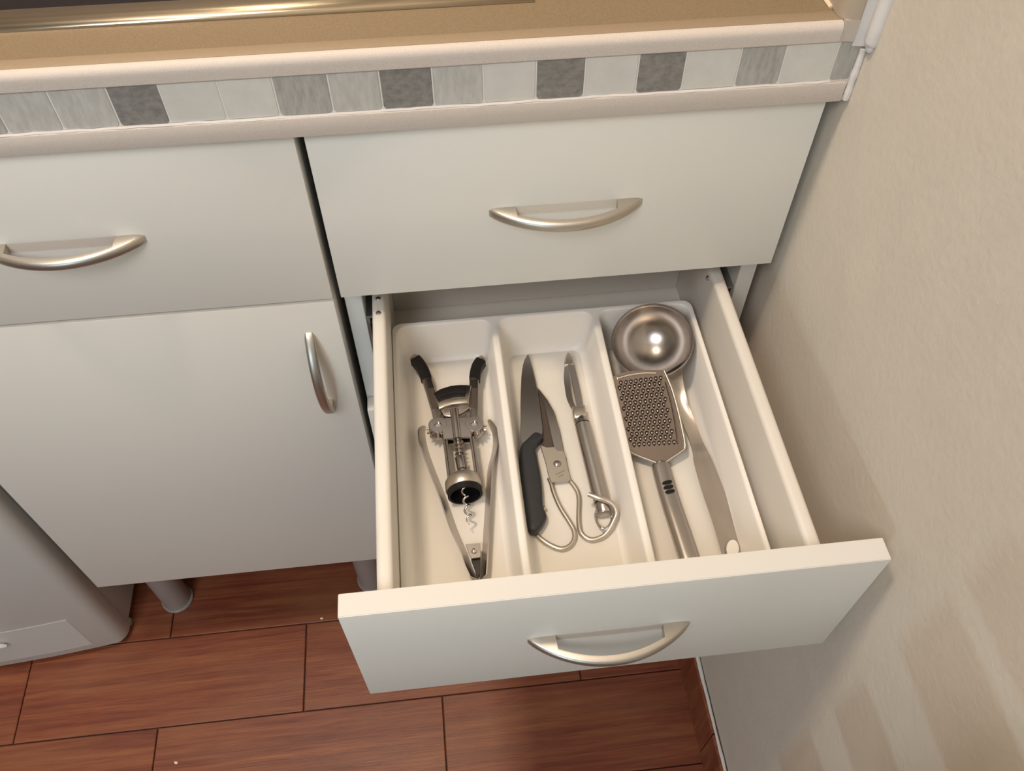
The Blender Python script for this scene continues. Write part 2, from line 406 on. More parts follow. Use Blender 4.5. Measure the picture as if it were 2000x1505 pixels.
for i in range(20):
    x0, x1 = xb[i], xb[i+1]
    bm = bmesh.new(); g = .0005
    # rounded lower corners as on tumbled mosaic
    z0, z1 = .0222, .0532; r = .0028
    pts = [(x0+g,z1),(x1-g,z1)]
    for k in range(4): a = -k/3*math.pi/2; pts.append((x1-g-r+r*math.cos(a), z0+r+r*math.sin(a)))
    for k in range(4): a = -math.pi/2-k/3*math.pi/2; pts.append((x0+g+r+r*math.cos(a), z0+r+r*math.sin(a)))
    A = [bm.verts.new((p, -.0062, q)) for p, q in pts]; B = [bm.verts.new((p, -.0030, q)) for p, q in pts]
    f = bm.faces.new(A); bm.faces.new(B[::-1])
    for k in range(len(pts)): bm.faces.new((A[k], B[k], B[(k+1)%len(pts)], A[(k+1)%len(pts)]))
    bmesh.ops.bevel(bm, geom=list(f.edges), offset=.0005, segments=1, affect='EDGES')
    c = cols[i] if i < len(cols) else 'light'
    obj('edge_tile', bm, M['tile_'+c], wt)
for i in range(26):
    x0 = -.3072-.0368*(i+1)
    obj('edge_tile', bx(x0+.0007, x0+.0361, -.0062, -.003, .0222, .0532, bev=.0005, seg=1), M['tile_'+random.choice(['light','mid','grey','dark'])], wt)
# splash panel on the right wall above the worktop
sp = thing('splash_panel', (.396, .3, .0690), 'tan splash panel with a white sealed front edge on the right wall', 'panel')
def vprism(poly, z0, z1):
    bm = bmesh.new(); return prism(bm, [Vector((a, b, z1)) for a, b in poly], z1-z0)
obj('panel', vprism([(.3835,YB-.002),(.3835,.004),(.3845,-.0010),(.3870,-.0052),(.3910,-.0076),(.3965,-.0082),(.3970,-.0060),(.3970,YB-.002)], .0690, .62), M['splash'], sp)
bm = vprism([(.3868,.006),(.3868,-.0072),(.3970,-.0084),(.3975,.006)], .0540, .0700)
obj('corner_fillet', bm, M['splash_low'], sp)
obj('end_strip', vprism([(.3975,.02),(.3975,-.0070),(.4060,-.0090),(.4085,-.0090),(.4085,.02)], .0500, .62), M['caulk'], sp)
def lambda_r(n): return [(k/(n-1), .0056*min(1, .45+.12*k)) for k in range(n)]
bm = bmesh.new(); tube(bm, [Vector((.4075, -.0140+random.uniform(-.0005,.0005), .0500+(i*.0015 if i < 6 else (i-5)*.02))) for i in range(34)], lambda_r(34), 12, up=(0,1,0))
obj('sealant_bead', bm, M['caulk'], sp)
bm = bmesh.new(); tube(bm, [Vector((.3830-.0003*(i%3), .012+i*.008, .0690)) for i in range(70)], [(k/30, random.uniform(.0008,.0017)) for k in range(31)], 6)
obj('sealant_line', bm, M['crumb'], sp)
bm = bmesh.new(); tube(bm, [Vector((.4068, -.0078, .006+i*.003)) for i in range(15)], [(k/14, random.uniform(.0022,.0031)) for k in range(15)], 10, up=(0,1,0))
obj('sealant_line', bm, M['caulk'], wt)
# ------------------------------------------------------------------ hob
hb = thing('hob', (-.11, .31, .0683), 'black glass hob with a steel frame let into the worktop', 'hob')
hx0, hx1, hy0, hy1 = -.42, .175, .0428, .54
bm = bmesh.new()
o = [(hx0,hy0),(hx1,hy0),(hx1,hy1),(hx0,hy1)]
lv = []
for ins, zz in ((0,.0684),(0,.0700),(.0022,.0722),(.0050,.0742),(.0090,.0750),(.0180,.0748),(.0185,.0735)):
    lv.append([bm.verts.new((hx0+ins if i in (0,3) else hx1-ins, hy0+ins if i < 2 else hy1-ins, zz)) for i in range(4)])
for A, B in zip(lv, lv[1:]):
    for i in range(4): bm.faces.new((A[i], A[(i+1)%4], B[(i+1)%4], B[i]))
obj('frame', bm, M['hob_frame'], hb, smooth=60)
obj('glass', bx(hx0+.0165, hx1-.0165, hy0+.0165, hy1-.0165, .0690, .0738), M['glass'], hb)
# ------------------------------------------------------------------ appliance on the left
ap = thing('washing_machine', (-.745, .3, FZ), 'white front-loading appliance with a small access flap, left of the cabinets', 'appliance')
obj('body', bx(-1.04, -.4445, .026, .58, FZ+.012, -.004, bev=.004, seg=2), M['appliance'], ap)
bm = bmesh.new()
pl = [(-1.04,.026)]
n = 18
xr = -.4405
fr = []
for i in range(n+1):
    a = i/n
    fr.append((-1.030+(xr-.020+1.030)*a, -.0030-.0200*(1-(2*a-1)**2)))
for i in range(1, 7):
    t = i/6*math.pi/2
    fr.append((xr-.020+.020*math.sin(t), .020-.0230*math.cos(t)))
pl = [(-1.036,.006)]+fr+[(xr,.0255),(-1.036,.0255)]
zb, zt = FZ+.012, -.10
bm = bmesh.new(); prism(bm, [Vector((a, b, zt)) for a, b in pl], zt-zb, bev=.003, seg=2)
obj('front_panel', bm, M['appliance'], ap, smooth=40)
# access flap, slightly proud, with a finger pull
fl0, fl1, fz0, fz1 = -.66, -.486, -.876, -.780
def fy(x):
    a = (x+1.030)/(xr-.020+1.030); return -.0030-.0200*(1-(2*a-1)**2)
bm = bmesh.new(); n = 10
rows = []
for zz in (fz1, fz0):
    rows.append([(fl0+(fl1-fl0)*i/n, zz) for i in range(n+1)])
A = [[bm.verts.new((x, fy(x)-.0005, zz)) for x, zz in r] for r in rows]
B = [[bm.verts.new((x, fy(x)+.0008, zz)) for x, zz in r] for r in rows]
for i in range(n):
    bm.faces.new((A[0][i],A[0][i+1],A[1][i+1],A[1][i])); bm.faces.new((B[0][i],B[1][i],B[1][i+1],B[0][i+1]))
    bm.faces.new((A[0][i],B[0][i],B[0][i+1],A[0][i+1])); bm.faces.new((A[1][i],A[1][i+1],B[1][i+1],B[1][i]))
for s in (0, n): bm.faces.new((A[0][s],A[1][s],B[1][s],B[0][s]))
flap = obj('access_flap', bm, M['appliance'], ap, smooth=30)
bm = bmesh.new(); tube(bm, [Vector((-.625+.045*i/8, fy(-.60)-.0035, -.815+.004*math.sin(i/8*math.pi))) for i in range(9)], [(0,.002),(.1,.004),(.9,.004),(1,.002)], 10)
obj('finger_pull', bm, M['appliance'], flap)
bm = bmesh.new(); box(bm, -.460, -.4405, .0265, .036, FZ+.006, FZ+.018, bev=.002)
obj('hinge_lug', bm, M['leg'], ap)
for x in (-1.0, -.485):
    bm = bmesh.new(); lathe(bm, [(0,FZ),(.018,FZ),(.018,FZ+.012),(0,FZ+.012)], (x, .06, 0), n=20); obj('foot', bm, M['dark'], ap)
# unseen stack of blocks beside the wall, added to cast stepped shade on it
rk = thing('shadow_caster', (.345, -.60, FZ), 'unseen narrow rack added to cast stepped shade on the lower right wall', 'rack')
for z0, z1 in ((-.229,-.141),(-.38,-.302),(-.118,-.055),(-.56,-.45)):
    obj('caster_block', bx(.330, .356, -.75, -.468, z0, z1, bev=.003), M['carcass'], rk)
for yy in (-.62, -.74):
    bm = bmesh.new(); tube(bm, [Vector((.362, yy, FZ)), Vector((.362, yy, -.05))], .006, 12); obj('post', bm, M['zinc'], rk)
# crumbs on the floor
for i, (u, v, s) in enumerate(((629,1208,.0030),(345,1489,.0032))):
    p = at(u, v, FZ); bm = bmesh.new(); bmesh.ops.create_icosphere(bm, subdivisions=1, radius=s)
    for q in bm.verts: q.co = Vector((q.co.x*random.uniform(.7,1.4), q.co.y*random.uniform(.5,1), q.co.z*.5+s*.45))+p
    tag(obj('crumb', bm, M['crumb'], smooth=None), ('small pale crumb on the floor tiles just left of the open drawer front','small pale crumb on the floor tile at the bottom left')[i], 'crumb')
# ------------------------------------------------------------------ cutlery tray
TF = -.2975    # tray floor, upper surface
TR = -.2500
tx0, tx1, ty0, ty1 = .0372, .3418, -.2760, .0325
tr = None
def tray():
    bm = bmesh.new()
    def loop(x0, x1, y0, y1, r, z, n=6):
        pts = []
        for cx, cy, a0 in ((x1-r,y1-r,0),(x0+r,y1-r,90),(x0+r,y0+r,180),(x1-r,y0+r,270)):
            for k in range(n+1):
                a = math.radians(a0+90*k/n); pts.append((cx+r*math.cos(a), cy+r*math.sin(a), z))
        return [bm.verts.new(p) for p in pts]
    def bridge(A, B):
        n = len(A)
        for i in range(n): bm.faces.new((A[i], A[(i+1)%n], B[(i+1)%n], B[i]))
    # outer skirt
    o1 = loop(tx0, tx1, ty0, ty1, .010, TR-.0012); o0 = loop(tx0+.006, tx1-.006, ty0+.006, ty1-.006, .010, -.3000)
    bridge(o0, o1)
    bm.faces.new(o0)
    o2 = loop(tx0+.0010, tx1-.0010, ty0+.001, ty1-.001, .009, TR)
    bridge(o1, o2)
    comps = [(tx0+.0035, .1372), (.1412, .2392), (.2434, tx1-.0035)]
    tops = []
    for a, b in comps:
        prev = loop(a, b, ty0+.0035, ty1-.0035, .012, TR); tops.append(prev)
        for ins, z, r in ((.0010,TR-.0006,.0115),(.0018,TR-.0022,.011),(.0062,TF+.010,.010),(.0078,TF+.0045,.010),(.0105,TF+.0014,.009),(.0140,TF,.008)):
            back = ins*1.05
            cur = loop(a+ins, b-ins, ty0+.0035+ins, ty1-.0035-back, r, z); bridge(prev, cur); prev = cur
        bm.faces.new(prev)
    # top rim: fill between the outer loop and three openings
    es = []
    for L in [o2]+tops:
        for i in range(len(L)): es.append(bm.edges.get((L[i], L[(i+1)%len(L)])))
    bmesh.ops.triangle_fill(bm, edges=es, use_beauty=True)
    return bm
bmT = tray()
tr = tag(obj('cutlery_tray', bmT, M['tray'], smooth=50), 'cream plastic cutlery tray with three compartments inside the open drawer', 'tray')
# ------------------------------------------------------------------ corkscrew (left compartment)
def A(pts, z): return [at(u, v, z) if len((u, v)) == 2 else None for u, v in pts]
ck = thing('corkscrew', at(892, 880, TF), 'steel winged corkscrew with black grips, lever arms raised, in the left compartment', 'corkscrew')
zc = TF+.0165
# crown with opener slot
def arc_band(uv_top, uv_bot, z, th, bev=.0015):
    bm = bmesh.new(); pts = [at(u, v, z) for u, v in uv_top]+[at(u, v, z) for u, v in reversed(uv_bot)]
    return prism(bm, pts, th, bev=bev, seg=3)
zt_ = zc+.0085
top = [(848,768),(862,759),(880,753),(898,751),(917,752),(921,760)]
crown = obj('crown', arc_band([(846,767),(860,758),(880,752),(898,750),(914,750),(921,752)],
                      [(856,798),(868,793),(882,789),(896,787),(910,786),(916,784)], zt_-.002, .012), M['cast'], ck, label='steel bottle-opener crown')
obj('grip_inset', arc_band([(847,767),(861,758.5),(880,752.5),(898,750.5),(912,751)],
                      [(855,783),(868,775),(883,770),(897,768),(911,768.5)], zt_-.0012, .013, .001), M['black'], crown, label='black rubber inset')
obj('opener_slot', arc_band([(855,778),(868,772),(882,767.5),(897,766),(909,767)],
                      [(857,784),(870,778.5),(884,774),(897,772.5),(909,773)], zt_-.0008, .010, .0006), M['black'], crown, label='dark opener slot')
obj('opener_lip', arc_band([(854,785),(868,779),(884,775.5),(898,774),(914,774)],
                      [(857,799),(870,793),(884,789),(898,787.5),(914,786)], zt_+.0002, .009, .0015), M['satin'], crown)
bm = bmesh.new(); a, b = at(887,801,zc+.0045), at(893.5,858,zc+.0045)
tube(bm, [a.lerp(b, i/6) for i in range(7)], .0042, 20); obj('shaft', bm, M['cast'], ck)
# underside plate of the crown
obj('crown_skirt', arc_band([(858,794),(880,788),(900,786),(922,780)],[(866,812),(884,814),(900,808),(926,792)], zc+.002, .006), M['cast'], crown)
# body plate with the two gear housings
def disc(bm, c, r, z0, z1, n=28): return lathe(bm, [(0,z0),(r*.97,z0),(r,z0+.0005),(r,z1-.0006),(r-.0006,z1),(0,z1)], (c.x, c.y, 0), n=n)
pl_, pr_ = at(855.5,830,zc+.005), at(926,828,zc+.005)
def ringdisc(bm, c, r, ri, z0, z1, n=28):
    return lathe(bm, [(ri,z0),(r,z0),(r,z1-.0008),(r-.0008,z1),(ri+.0005,z1),(ri,z1-.0005),(ri,z0)], (c.x, c.y, 0), n=n)
bm = bmesh.new()
for c in (pl_, pr_):
    ringdisc(bm, c, .0090, .0030, zc+.0035, zc+.0065); ringdisc(bm, c, .0090, .0030, zc-.0065, zc-.0035)
body = [at(861,816,zc+.0062), at(918,814,zc+.0062), at(921,852,zc+.0062), at(866,857,zc+.0062)]
prism(bm, body, .003, bev=.0005, seg=1); prism(bm, [p-Vector((0,0,.0098)) for p in body], .003, bev=.0005, seg=1)
obj('body_plate', bm, M['cast'], ck, label='cast body with two gear housings')
for c in (pl_, pr_):
    bm = bmesh.new(); disc(bm, c, .0034, zc-.0060, zc+.0045, 18); obj('pivot_pin', bm, M['chrome'], ck)
def lever(side):
    s = side
    if s < 0:
        steel = [(805,699),(812,704),(824,720),(832,738),(838,757),(846,785),(852,806),(856,828)]
        grip = [(811,703),(820,713),(828,727),(833,741)]
    else:
        steel = [(945,702),(939,706),(931,720),(927,738),(926,757),(926,785),(926,806),(926,828)]
        grip = [(940,706),(933,716),(929,728),(927,742)]
    zl = zc
    bm = bmesh.new(); P = smoothpath([at(u, v, zl) for u, v in steel], 4)
    wd = [(0,.0030),(.05,.0043),(.35,.0050),(.5,.0046),(1,.0040)]
    def rect(w, h): return [(-w,-h),(-w*.8,-h*1.15),(w*.8,-h*1.15),(w,-h),(w,h),(w*.8,h*1.15),(-w*.8,h*1.15),(-w,h)]
    sweep(bm, P, lambda t: rect(lerp(wd,t), .0030))
    lv_ = obj('lever_arm', bm, M['cast'], ck, smooth=40)
    bm = bmesh.new(); P = smoothpath([at(u, v, zl+.0006) for u, v in grip], 5)
    sweep(bm, P, rect(.0053, .0042)); obj('grip', bm, M['black'], lv_, smooth=40, label='black rubber grip')
    # channel further down: recess shade put into a dark strip
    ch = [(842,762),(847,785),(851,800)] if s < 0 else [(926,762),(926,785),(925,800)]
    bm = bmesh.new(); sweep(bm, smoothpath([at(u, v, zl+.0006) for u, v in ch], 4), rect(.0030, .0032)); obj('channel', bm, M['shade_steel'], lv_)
    # gear teeth
    c = pl_ if s < 0 else pr_
    bm = bmesh.new()
    lathe(bm, [(0,zl-.003),(.0085,zl-.003),(.0085,zl+.003),(0,zl+.003)], (c.x, c.y, 0), n=24)
    for k in range(7):
        a = math.radians((180+k*24) if s < 0 else (360-k*24))
        d = Vector((math.cos(a), math.sin(a), 0)); q = Vector((c.x, c.y, zl))
        tube(bm, [q+d*.0078, q+d*.0118], .0011, 8)
    obj('gear', bm, M['cast'], lv_)
lever(-1); lever(1)
# rack shaft, sleeve, cage
bm = bmesh.new(); a, b = at(894,852,zc), at(900,900,zc); ax = (b-a).normalized()
tube(bm, [a, b], .0026, 14)
for k in range(6):
    q = a+(b-a)*(k+.3)/6
    lathe(bm, [(.002,-.0008),(.0046,-.0004),(.0046,.0004),(.002,.0008)], q, ax, 16)
obj('rack', bm, M['cast'], ck)
bm = bmesh.new(); a2, b2 = at(898,893,zc), at(903,918,zc); lathe(bm, [(0,0),(.0046,0),(.0048,.0005),(.0048,(b2-a2).length-.0005),(.0040,(b2-a2).length),(0,(b2-a2).length)], a2, (b2-a2), 20)
tube(bm, [b2, at(905,935,zc)], .0036, 14)
obj('sleeve', bm, M['cast'], ck)
bm = bmesh.new()
for (p, q) in (((867,856),(877,937)),((872,856),(882,936)),((919,853),(930,932)),((924,853),(935,931))):
    tube(bm, [at(*p, zc+.0035), at(*q, zc+.0035)], .0012, 8); tube(bm, [at(*p, zc-.0035), at(*q, zc-.0035)], .0012, 8)
obj('cage_rods', bm, M['cast'], ck)
# bell: opening towards the front of the drawer
bc, bd = at(903,929,zc), at(909,968,zc); d = (bd-bc); Ld = d.length; R0 = .0160
bm = bmesh.new()
lathe(bm, [(0,-.001),(.006,-.001),(.0125,.001),(.0155,.004),(R0+.0008,.0062),(R0+.0010,.0140),(R0+.0004,.0150),(R0-.0002,.0152)], bc, d, 40)
bell = obj('bell', bm, M['satin'], ck, label='round steel bell')
bm = bmesh.new()
lathe(bm, [(R0-.0002,.0148),(R0-.0002,Ld-.0005),(R0-.0012,Ld),(R0-.0022,Ld-.0005),(R0-.0022,.0085),(.004,.0075),(0,.0075)], bc, d, 40)
obj('bell_sleeve', bm, M['black'], bell, label='dark plastic sleeve')
# worm
a, b = at(905,940,zc), at(917,1020,zc); ax = (b-a); Lw = ax.length; ax.normalize()
e1 = ax.cross(Vector((0,0,1))).normalized(); e2 = ax.cross(e1)
P = []; turns = 4.2; n = 110
for i in range(n+1):
    t = i/n; ph = t*turns*2*math.pi; r = .0026*(1 if t < .93 else (1-t)/.07*.8+.2)
    P.append(a+ax*(Lw*t+ (0.002*(t-.93)/.07 if t > .93 else 0))+(e1*math.cos(ph)+e2*math.sin(ph))*r)
bm = bmesh.new(); tube(bm, P, [(0,.0012),(.85,.0011),(1,.0003)], 8, up=tuple(ax)); obj('worm', bm, M['chrome'], ck, smooth=60)
# ------------------------------------------------------------------ tongs around the corkscrew
tg = thing('tongs', at(932, 1075, TF), 'narrow steel strip tongs lying opened around the corkscrew', 'tongs')
def strip(pts, lean, t=.0006):
    P = smoothpath([at(u, v, TF+.0005) for u, v, _ in pts], 5); n = len(P)
    hs = [(i/(len(pts)-1), hh) for i, (_, _, hh) in enumerate(pts)]
    bm = bmesh.new(); sweep(bm, P, lambda tt: [(-t,0),(t,0),(t+lean*lerp(hs,tt),lerp(hs,tt)*.92),(-t+lean*lerp(hs,tt),lerp(hs,tt)*.92)]); return bm
left = [(831,833,.002),(830,850,.012),(836,880,.015),(852,925,.015),(872,975,.015),(893,1035,.015),(913,1082,.015),(922,1108,.015),(933,1132,.015)]
right = [(953,822,.003),(962,850,.012),(962,880,.014),(953,920,.015),(949,975,.015),(945,1040,.015),(943,1075,.015),(941,1108,.015),(939,1134,.015)]
obj('arm', strip(left, .45), M['steel'], tg, smooth=40); obj('arm', strip(right, -.35), M['steel'], tg, smooth=40)
bm = bmesh.new(); zt2 = TF+.0148
prism(bm, [at(u, v, zt2) for u, v in ((909,1062),(938,1060),(939,1085),(937,1088),(921,1090),(916,1082))], .0012, bev=.0003, seg=1)
obj('hinge_plate', bm, M['steel'], tg)
bm = bmesh.new(); c = at(926,1076,zt2); lathe(bm, [(0,.0024),(.0012,.0022),(.0022,.0014),(.0026,0)], c, n=18); obj('rivet', bm, M['chrome'], tg)
bm = bmesh.new(); prism(bm, [at(u, v, zt2-.004) for u, v in ((920,1089),(938,1088),(937,1120),(931,1124),(927,1108))], .006)
obj('dark_insert', bm, M['dark'], tg, label='dark insert between the arms')  # plain dark piece filling the opening between the arms
# ------------------------------------------------------------------ knife
kf = thing('paring_knife', at(1040, 900, TF), 'pointed knife with a thick black handle, left side of the middle compartment', 'knife')
bl = [(1030,692),(1034,696),(1043,730),(1050,764),(1057,813),(1060,843),(1050,868),(1030,872),(1017,862),(1016.8,820),(1016.5,784),(1017.5,750),(1019,727),(1023,706)]
bm = bmesh.new(); prism(bm, smoothpath([at(u, v, TF+.0085) for u, v in bl], 3, closed=True), .0014, bev=.0005, seg=1)
obj('blade', bm, M['blade'], kf, smooth=30)
hd = [(1043,842),(1052,842),(1061,848),(1056,858),(1046,870),(1049,890),(1055,920),(1059,950),(1061,984),(1068,1003),(1064,1016),(1056,1028),(1043,1037),(1028,1029),(1023,1005),(1019,965),(1016,925),(1015.5,890),(1017,868),(1029,855)]
bm = bmesh.new()
top = smoothpath([at(u, v, TF+.0130) for u, v in hd], 3, closed=True)
prism(bm, top, .011, bev=.0034, seg=4)
obj('handle', bm, M['black_handle'], kf, smooth=60, label='thick black handle')
# ------------------------------------------------------------------ shears
sh = thing('kitchen_shears', at(1095, 930, TF), 'steel kitchen shears with open wire loop handles beside the black-handled knife', 'scissors')
zs_ = TF+.0045
bm = bmesh.new()
prism(bm, [at(u, v, zs_+.0016) for u, v in ((1047,753),(1056,762),(1070,780),(1083,803),(1093,838),(1101,878),(1107,896),(1098,908),(1086,900),(1080,868),(1072,830),(1063,790),(1052,766))], .0016, bev=.0006, seg=1)
obj('upper_blade', bm, M['steel'], sh, smooth=30)
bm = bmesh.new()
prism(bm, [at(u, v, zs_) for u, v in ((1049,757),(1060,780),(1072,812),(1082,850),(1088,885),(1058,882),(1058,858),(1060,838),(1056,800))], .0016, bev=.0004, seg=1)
obj('lower_blade', bm, M['shade_steel'], sh, smooth=30, label='hollow-ground lower blade coloured as in shade')
plate = [(1055,868),(1068,873),(1082,872),(1089,879),(1100,879),(1104,886),(1106,898),(1110,916),(1115,936),(1104,938),(1090,939),(1077,941),(1072,932),(1066,905)]
bm = bmesh.new(); prism(bm, [at(u, v, zs_+.0030) for u, v in plate], .0022, bev=.0004, seg=1)
pv = obj('pivot_plate', bm, M['satin'], sh, smooth=30)
bm = bmesh.new(); c = at(1088.5,905,zs_+.0030); lathe(bm, [(0,.0011),(.0020,.0010),(.0028,.0004),(.0032,.0001),(.0034,-.0004)], c, n=24); obj('rivet', bm, M['steel'], pv)
bm = bmesh.new(); lathe(bm, [(.0032,.0001),(.0036,.0002),(.0038,.00005)], c, n=24); obj('rivet_groove', bm, M['engrave'], pv)
def text(s, uv, size, ang, z):
    cu = bpy.data.curves.new('txt', 'FONT'); cu.body = s; cu.size = size; cu.align_x = 'CENTER'; cu.align_y = 'CENTER'; cu.extrude = .00005
    o = bpy.data.objects.new('txt', cu); COL.objects.link(o)
    bpy.context.view_layer.update()
    me = bpy.data.meshes.new_from_object(o.evaluated_get(bpy.context.evaluated_depsgraph_get()))
    bpy.data.objects.remove(o); b = bmesh.new(); b.from_mesh(me)
    p = at(*uv, z); bmesh.ops.transform(b, matrix=Matrix.Translation(p) @ Matrix.Rotation(ang, 4, 'Z'), verts=b.verts)
    return b
ang = math.radians(24)
obj('engraving', text('STAINLESS', (1094,922.5), .0021, ang, zs_+.00305), M['engrave'], pv, smooth=None)
obj('engraving', text('STEEL', (1096,928.5), .0021, ang, zs_+.00305), M['engrave'], pv, smooth=None)
r = .0020
l1 = [(1072,934,0),(1077,945,0),(1082,962,0),(1094,990,0),(1112,1019,0),(1121,1036,0),(1122,1052,0),(1113,1066,0),(1097,1072,0),(1078,1066,0),(1060,1055,0),(1047,1042,-.001),(1041,1028,-.001),(1047,1010,-.001),(1060,996,.0003),(1066,991,.001)]
l2 = [(1108,932,0),(1116,942,0),(1127,958,0),(1131,975,0),(1130.5,1000,0),(1131,1022,0),(1135,1040,0),(1146,1051,0),(1160,1054,0),(1178,1047,.001),(1190,1034,.003),(1199,1016,.006),(1204,1000,.010),(1198,986,.0135),(1184,977,.0155),(1168,972,.0165),(1149,965,.0160)]
zw = TF+.0025
for L_, n_ in ((l1, 'loop_handle'), (l2, 'loop_handle')):
    bm = bmesh.new(); tube(bm, smoothpath([at(u, v, zw+dz) for u, v, dz in L_], 5), [(0,.0020),(.1,.0024),(.95,.0025),(1,.0021)], 12); obj(n_, bm, M['satin'], sh, smooth=60)
# ------------------------------------------------------------------ peeler
pe = thing('vegetable_peeler', at(1150, 870, TF), 'steel swivel peeler with a thick round handle and hanging ring', 'peeler')
rp = .0078; zp = TF+rp+.0002
a, b = at(1137.5,828,zp), at(1177,985,zp); d = b-a; Lp = d.length
bm = bmesh.new()
lathe(bm, [(0,-.0078),(.0050,-.0078),(.0066,-.0066),(.0075,-.003),(.0077,0),(.0071,.0003),(.0071,.0013),(.0078,.0016),(.0079,.02),(.0079,Lp-.018),(.0076,Lp-.0025),(.0068,Lp-.0022),(.0068,Lp-.0008),(.0073,Lp-.0005),(.0073,Lp+.0085),(.0066,Lp+.0100),(.0058,Lp+.0103),(0,Lp+.0103)], a, d, 40)
ph = obj('handle', bm, M['steel'], pe, smooth=30, label='brushed round handle')
for hh, rr in ((.0008,.00745), (Lp-.0015,.0072)):
    bm = bmesh.new(); lathe(bm, [(rr-.0006,-.0006),(rr,-.0005),(rr,.0005),(rr-.0006,.0006)], a+d.normalized()*hh, d, 32); obj('dark_ring', bm, M['dark'], ph)
ring = [(1166,994),(1163,1004),(1164,1015),(1170,1026),(1180,1032),(1189,1027),(1195,1014),(1193,1002),(1188,993)]
bm = bmesh.new(); tube(bm, smoothpath([at(u, v, zp-.001) for u, v in ring], 5), .0012, 10); obj('hanging_ring', bm, M['chrome'], pe)
# chrome collar: a folded flat band
bm = bmesh.new(); prism(bm, [at(u, v, zp+.0068) for u, v in ((1118,792),(1143,789),(1146,806),(1144,812),(1122,816),(1119,806))], .011, bev=.0022, seg=4)
obj('collar', bm, M['satin'], pe, smooth=50)
# swivel blade: long boat-shaped loop with a slot
bm = bmesh.new()
outer = [(1103,712),(1101,735),(1103,755),(1107,778),(1116,797)]
inner = [(1121,710),(1127,735),(1132,757),(1137,785),(1139,793)]
c1 = [(1110,712),(1113,735),(1117,757),(1123,780),(1129,797)]
for tab, off in ((outer, 0), (inner, 0)):
    bm2 = bmesh.new()
o_p = smoothpath([at(u, v, zp+.001) for u, v in outer], 4); i_p = smoothpath([at(u, v, zp+.001) for u, v in inner], 4)
m1 = smoothpath([at(u+10, v-1, zp+.0045) for u, v in outer], 4); m2 = smoothpath([at(u-11, v+1, zp+.0045) for u, v in inner], 4)
for Aa, Bb in ((o_p, m1), (m2, i_p)):
    va = [bm.verts.new(p) for p in Aa]; vb = [bm.verts.new(p) for p in Bb]
    vc = [bm.verts.new(p-Vector((0,0,.0009))) for p in Aa]; vd = [bm.verts.new(p-Vector((0,0,.0009))) for p in Bb]
    for i in range(len(va)-1):
        bm.faces.new((va[i],va[i+1],vb[i+1],vb[i])); bm.faces.new((vc[i],vd[i],vd[i+1],vc[i+1]))
        bm.faces.new((va[i],vc[i],vc[i+1],va[i+1])); bm.faces.new((vb[i],vb[i+1],vd[i+1],vd[i]))
    for s in (0, -1): bm.faces.new((va[s],vb[s],vd[s],vc[s]))
obj('swivel_blade', bm, M['blade'], pe, smooth=40)
bm = bmesh.new()
tube(bm, [at(1112,712,zp-.002), at(1131,800,zp-.002)], .0022, 8); obj('blade_axle', bm, M['steel'], pe)
bm = bmesh.new(); prism(bm, [at(u, v, zp+.0035) for u, v in ((1108.5,686),(1113,688),(1118,697),(1121,706),(1120,711),(1103,714),(1102,706),(1104,696))], .004, bev=.0014, seg=3)
obj('peeler_tip', bm, M['satin'], pe, smooth=50, label='pointed bright tip')
# ------------------------------------------------------------------ ladle, bowl up, tilted towards its handle
LC = Vector((.2919, -.0159, -.2514)); La, Lb = .2436, -.2114
Ln = Vector((math.sin(Lb), -math.sin(La)*math.cos(Lb), math.cos(La)*math.cos(Lb)))
ld = thing('ladle', (.30, 0, TF), 'large steel ladle with a round bowl, hollow side up, in the right compartment', 'ladle')
bm = bmesh.new(); Rl, Hl = .0399, .0375
pr = [(.0008*0, -Hl)]
inner = [(Rl-.0006-.0002, 0.0)]
N_ = 26
prof = [(0, -Hl)]
for i in range(1, N_): a = i/N_*math.pi/2; prof.append(((Rl-.0014)*math.sin(a), -Hl*math.cos(a)**.92))
prof += [(Rl-.0010, -.0004), (Rl-.0002, .0003), (Rl+.0004, 0), (Rl+.0002, -.0008)]
for i in range(N_-1, 0, -1): a = i/N_*math.pi/2; prof.append(((Rl)*math.sin(a), -.0010-Hl*math.cos(a)**.92))
prof.append((0, -Hl-.0010))
lathe(bm, prof, LC, Ln, n=80)
obj('bowl', bm, M['ladle'], ld, smooth=60)
LL = [(1284,735),(1295,741),(1306,754),(1317,771),(1331,818),(1346,857),(1353,882),(1356,905),(1371,957),(1392,1018),(1411,1082)]
LR = [(1344,698),(1335,716),(1334,742),(1343,782),(1357,821),(1371,857),(1382,880),(1391,898),(1421,972),(1450,1036),(1463,1083)]
ZL = [.0330,.0325,.0305,.0265,.0190,.0140,.0122,.0108,.0080,.0060,.0045]
SL = smoothpath([at(u, v, TF+z) for (u, v), z in zip(LL, ZL)], 4); SR = smoothpath([at(u, v, TF+z) for (u, v), z in zip(LR, ZL)], 4)
bm = bmesh.new(); n = len(SL); K = 6; grid = []
for i in range(n):
    row = []; t = i/(n-1)
    for k in range(K+1):
        s = k/K; p = SL[i].lerp(SR[i], s); bowz = lerp([(0,-.0030),(.2,-.0016),(.4,-.0004),(.62,.0006),(1,.0006)], t)
        row.append(p+Vector((0,0,bowz*(1-(2*s-1)**2))))
    grid.append(row)
VT = [[bm.verts.new(p) for p in r] for r in grid]; VB = [[bm.verts.new(p-Vector((0,0,.0014))) for p in r] for r in grid]
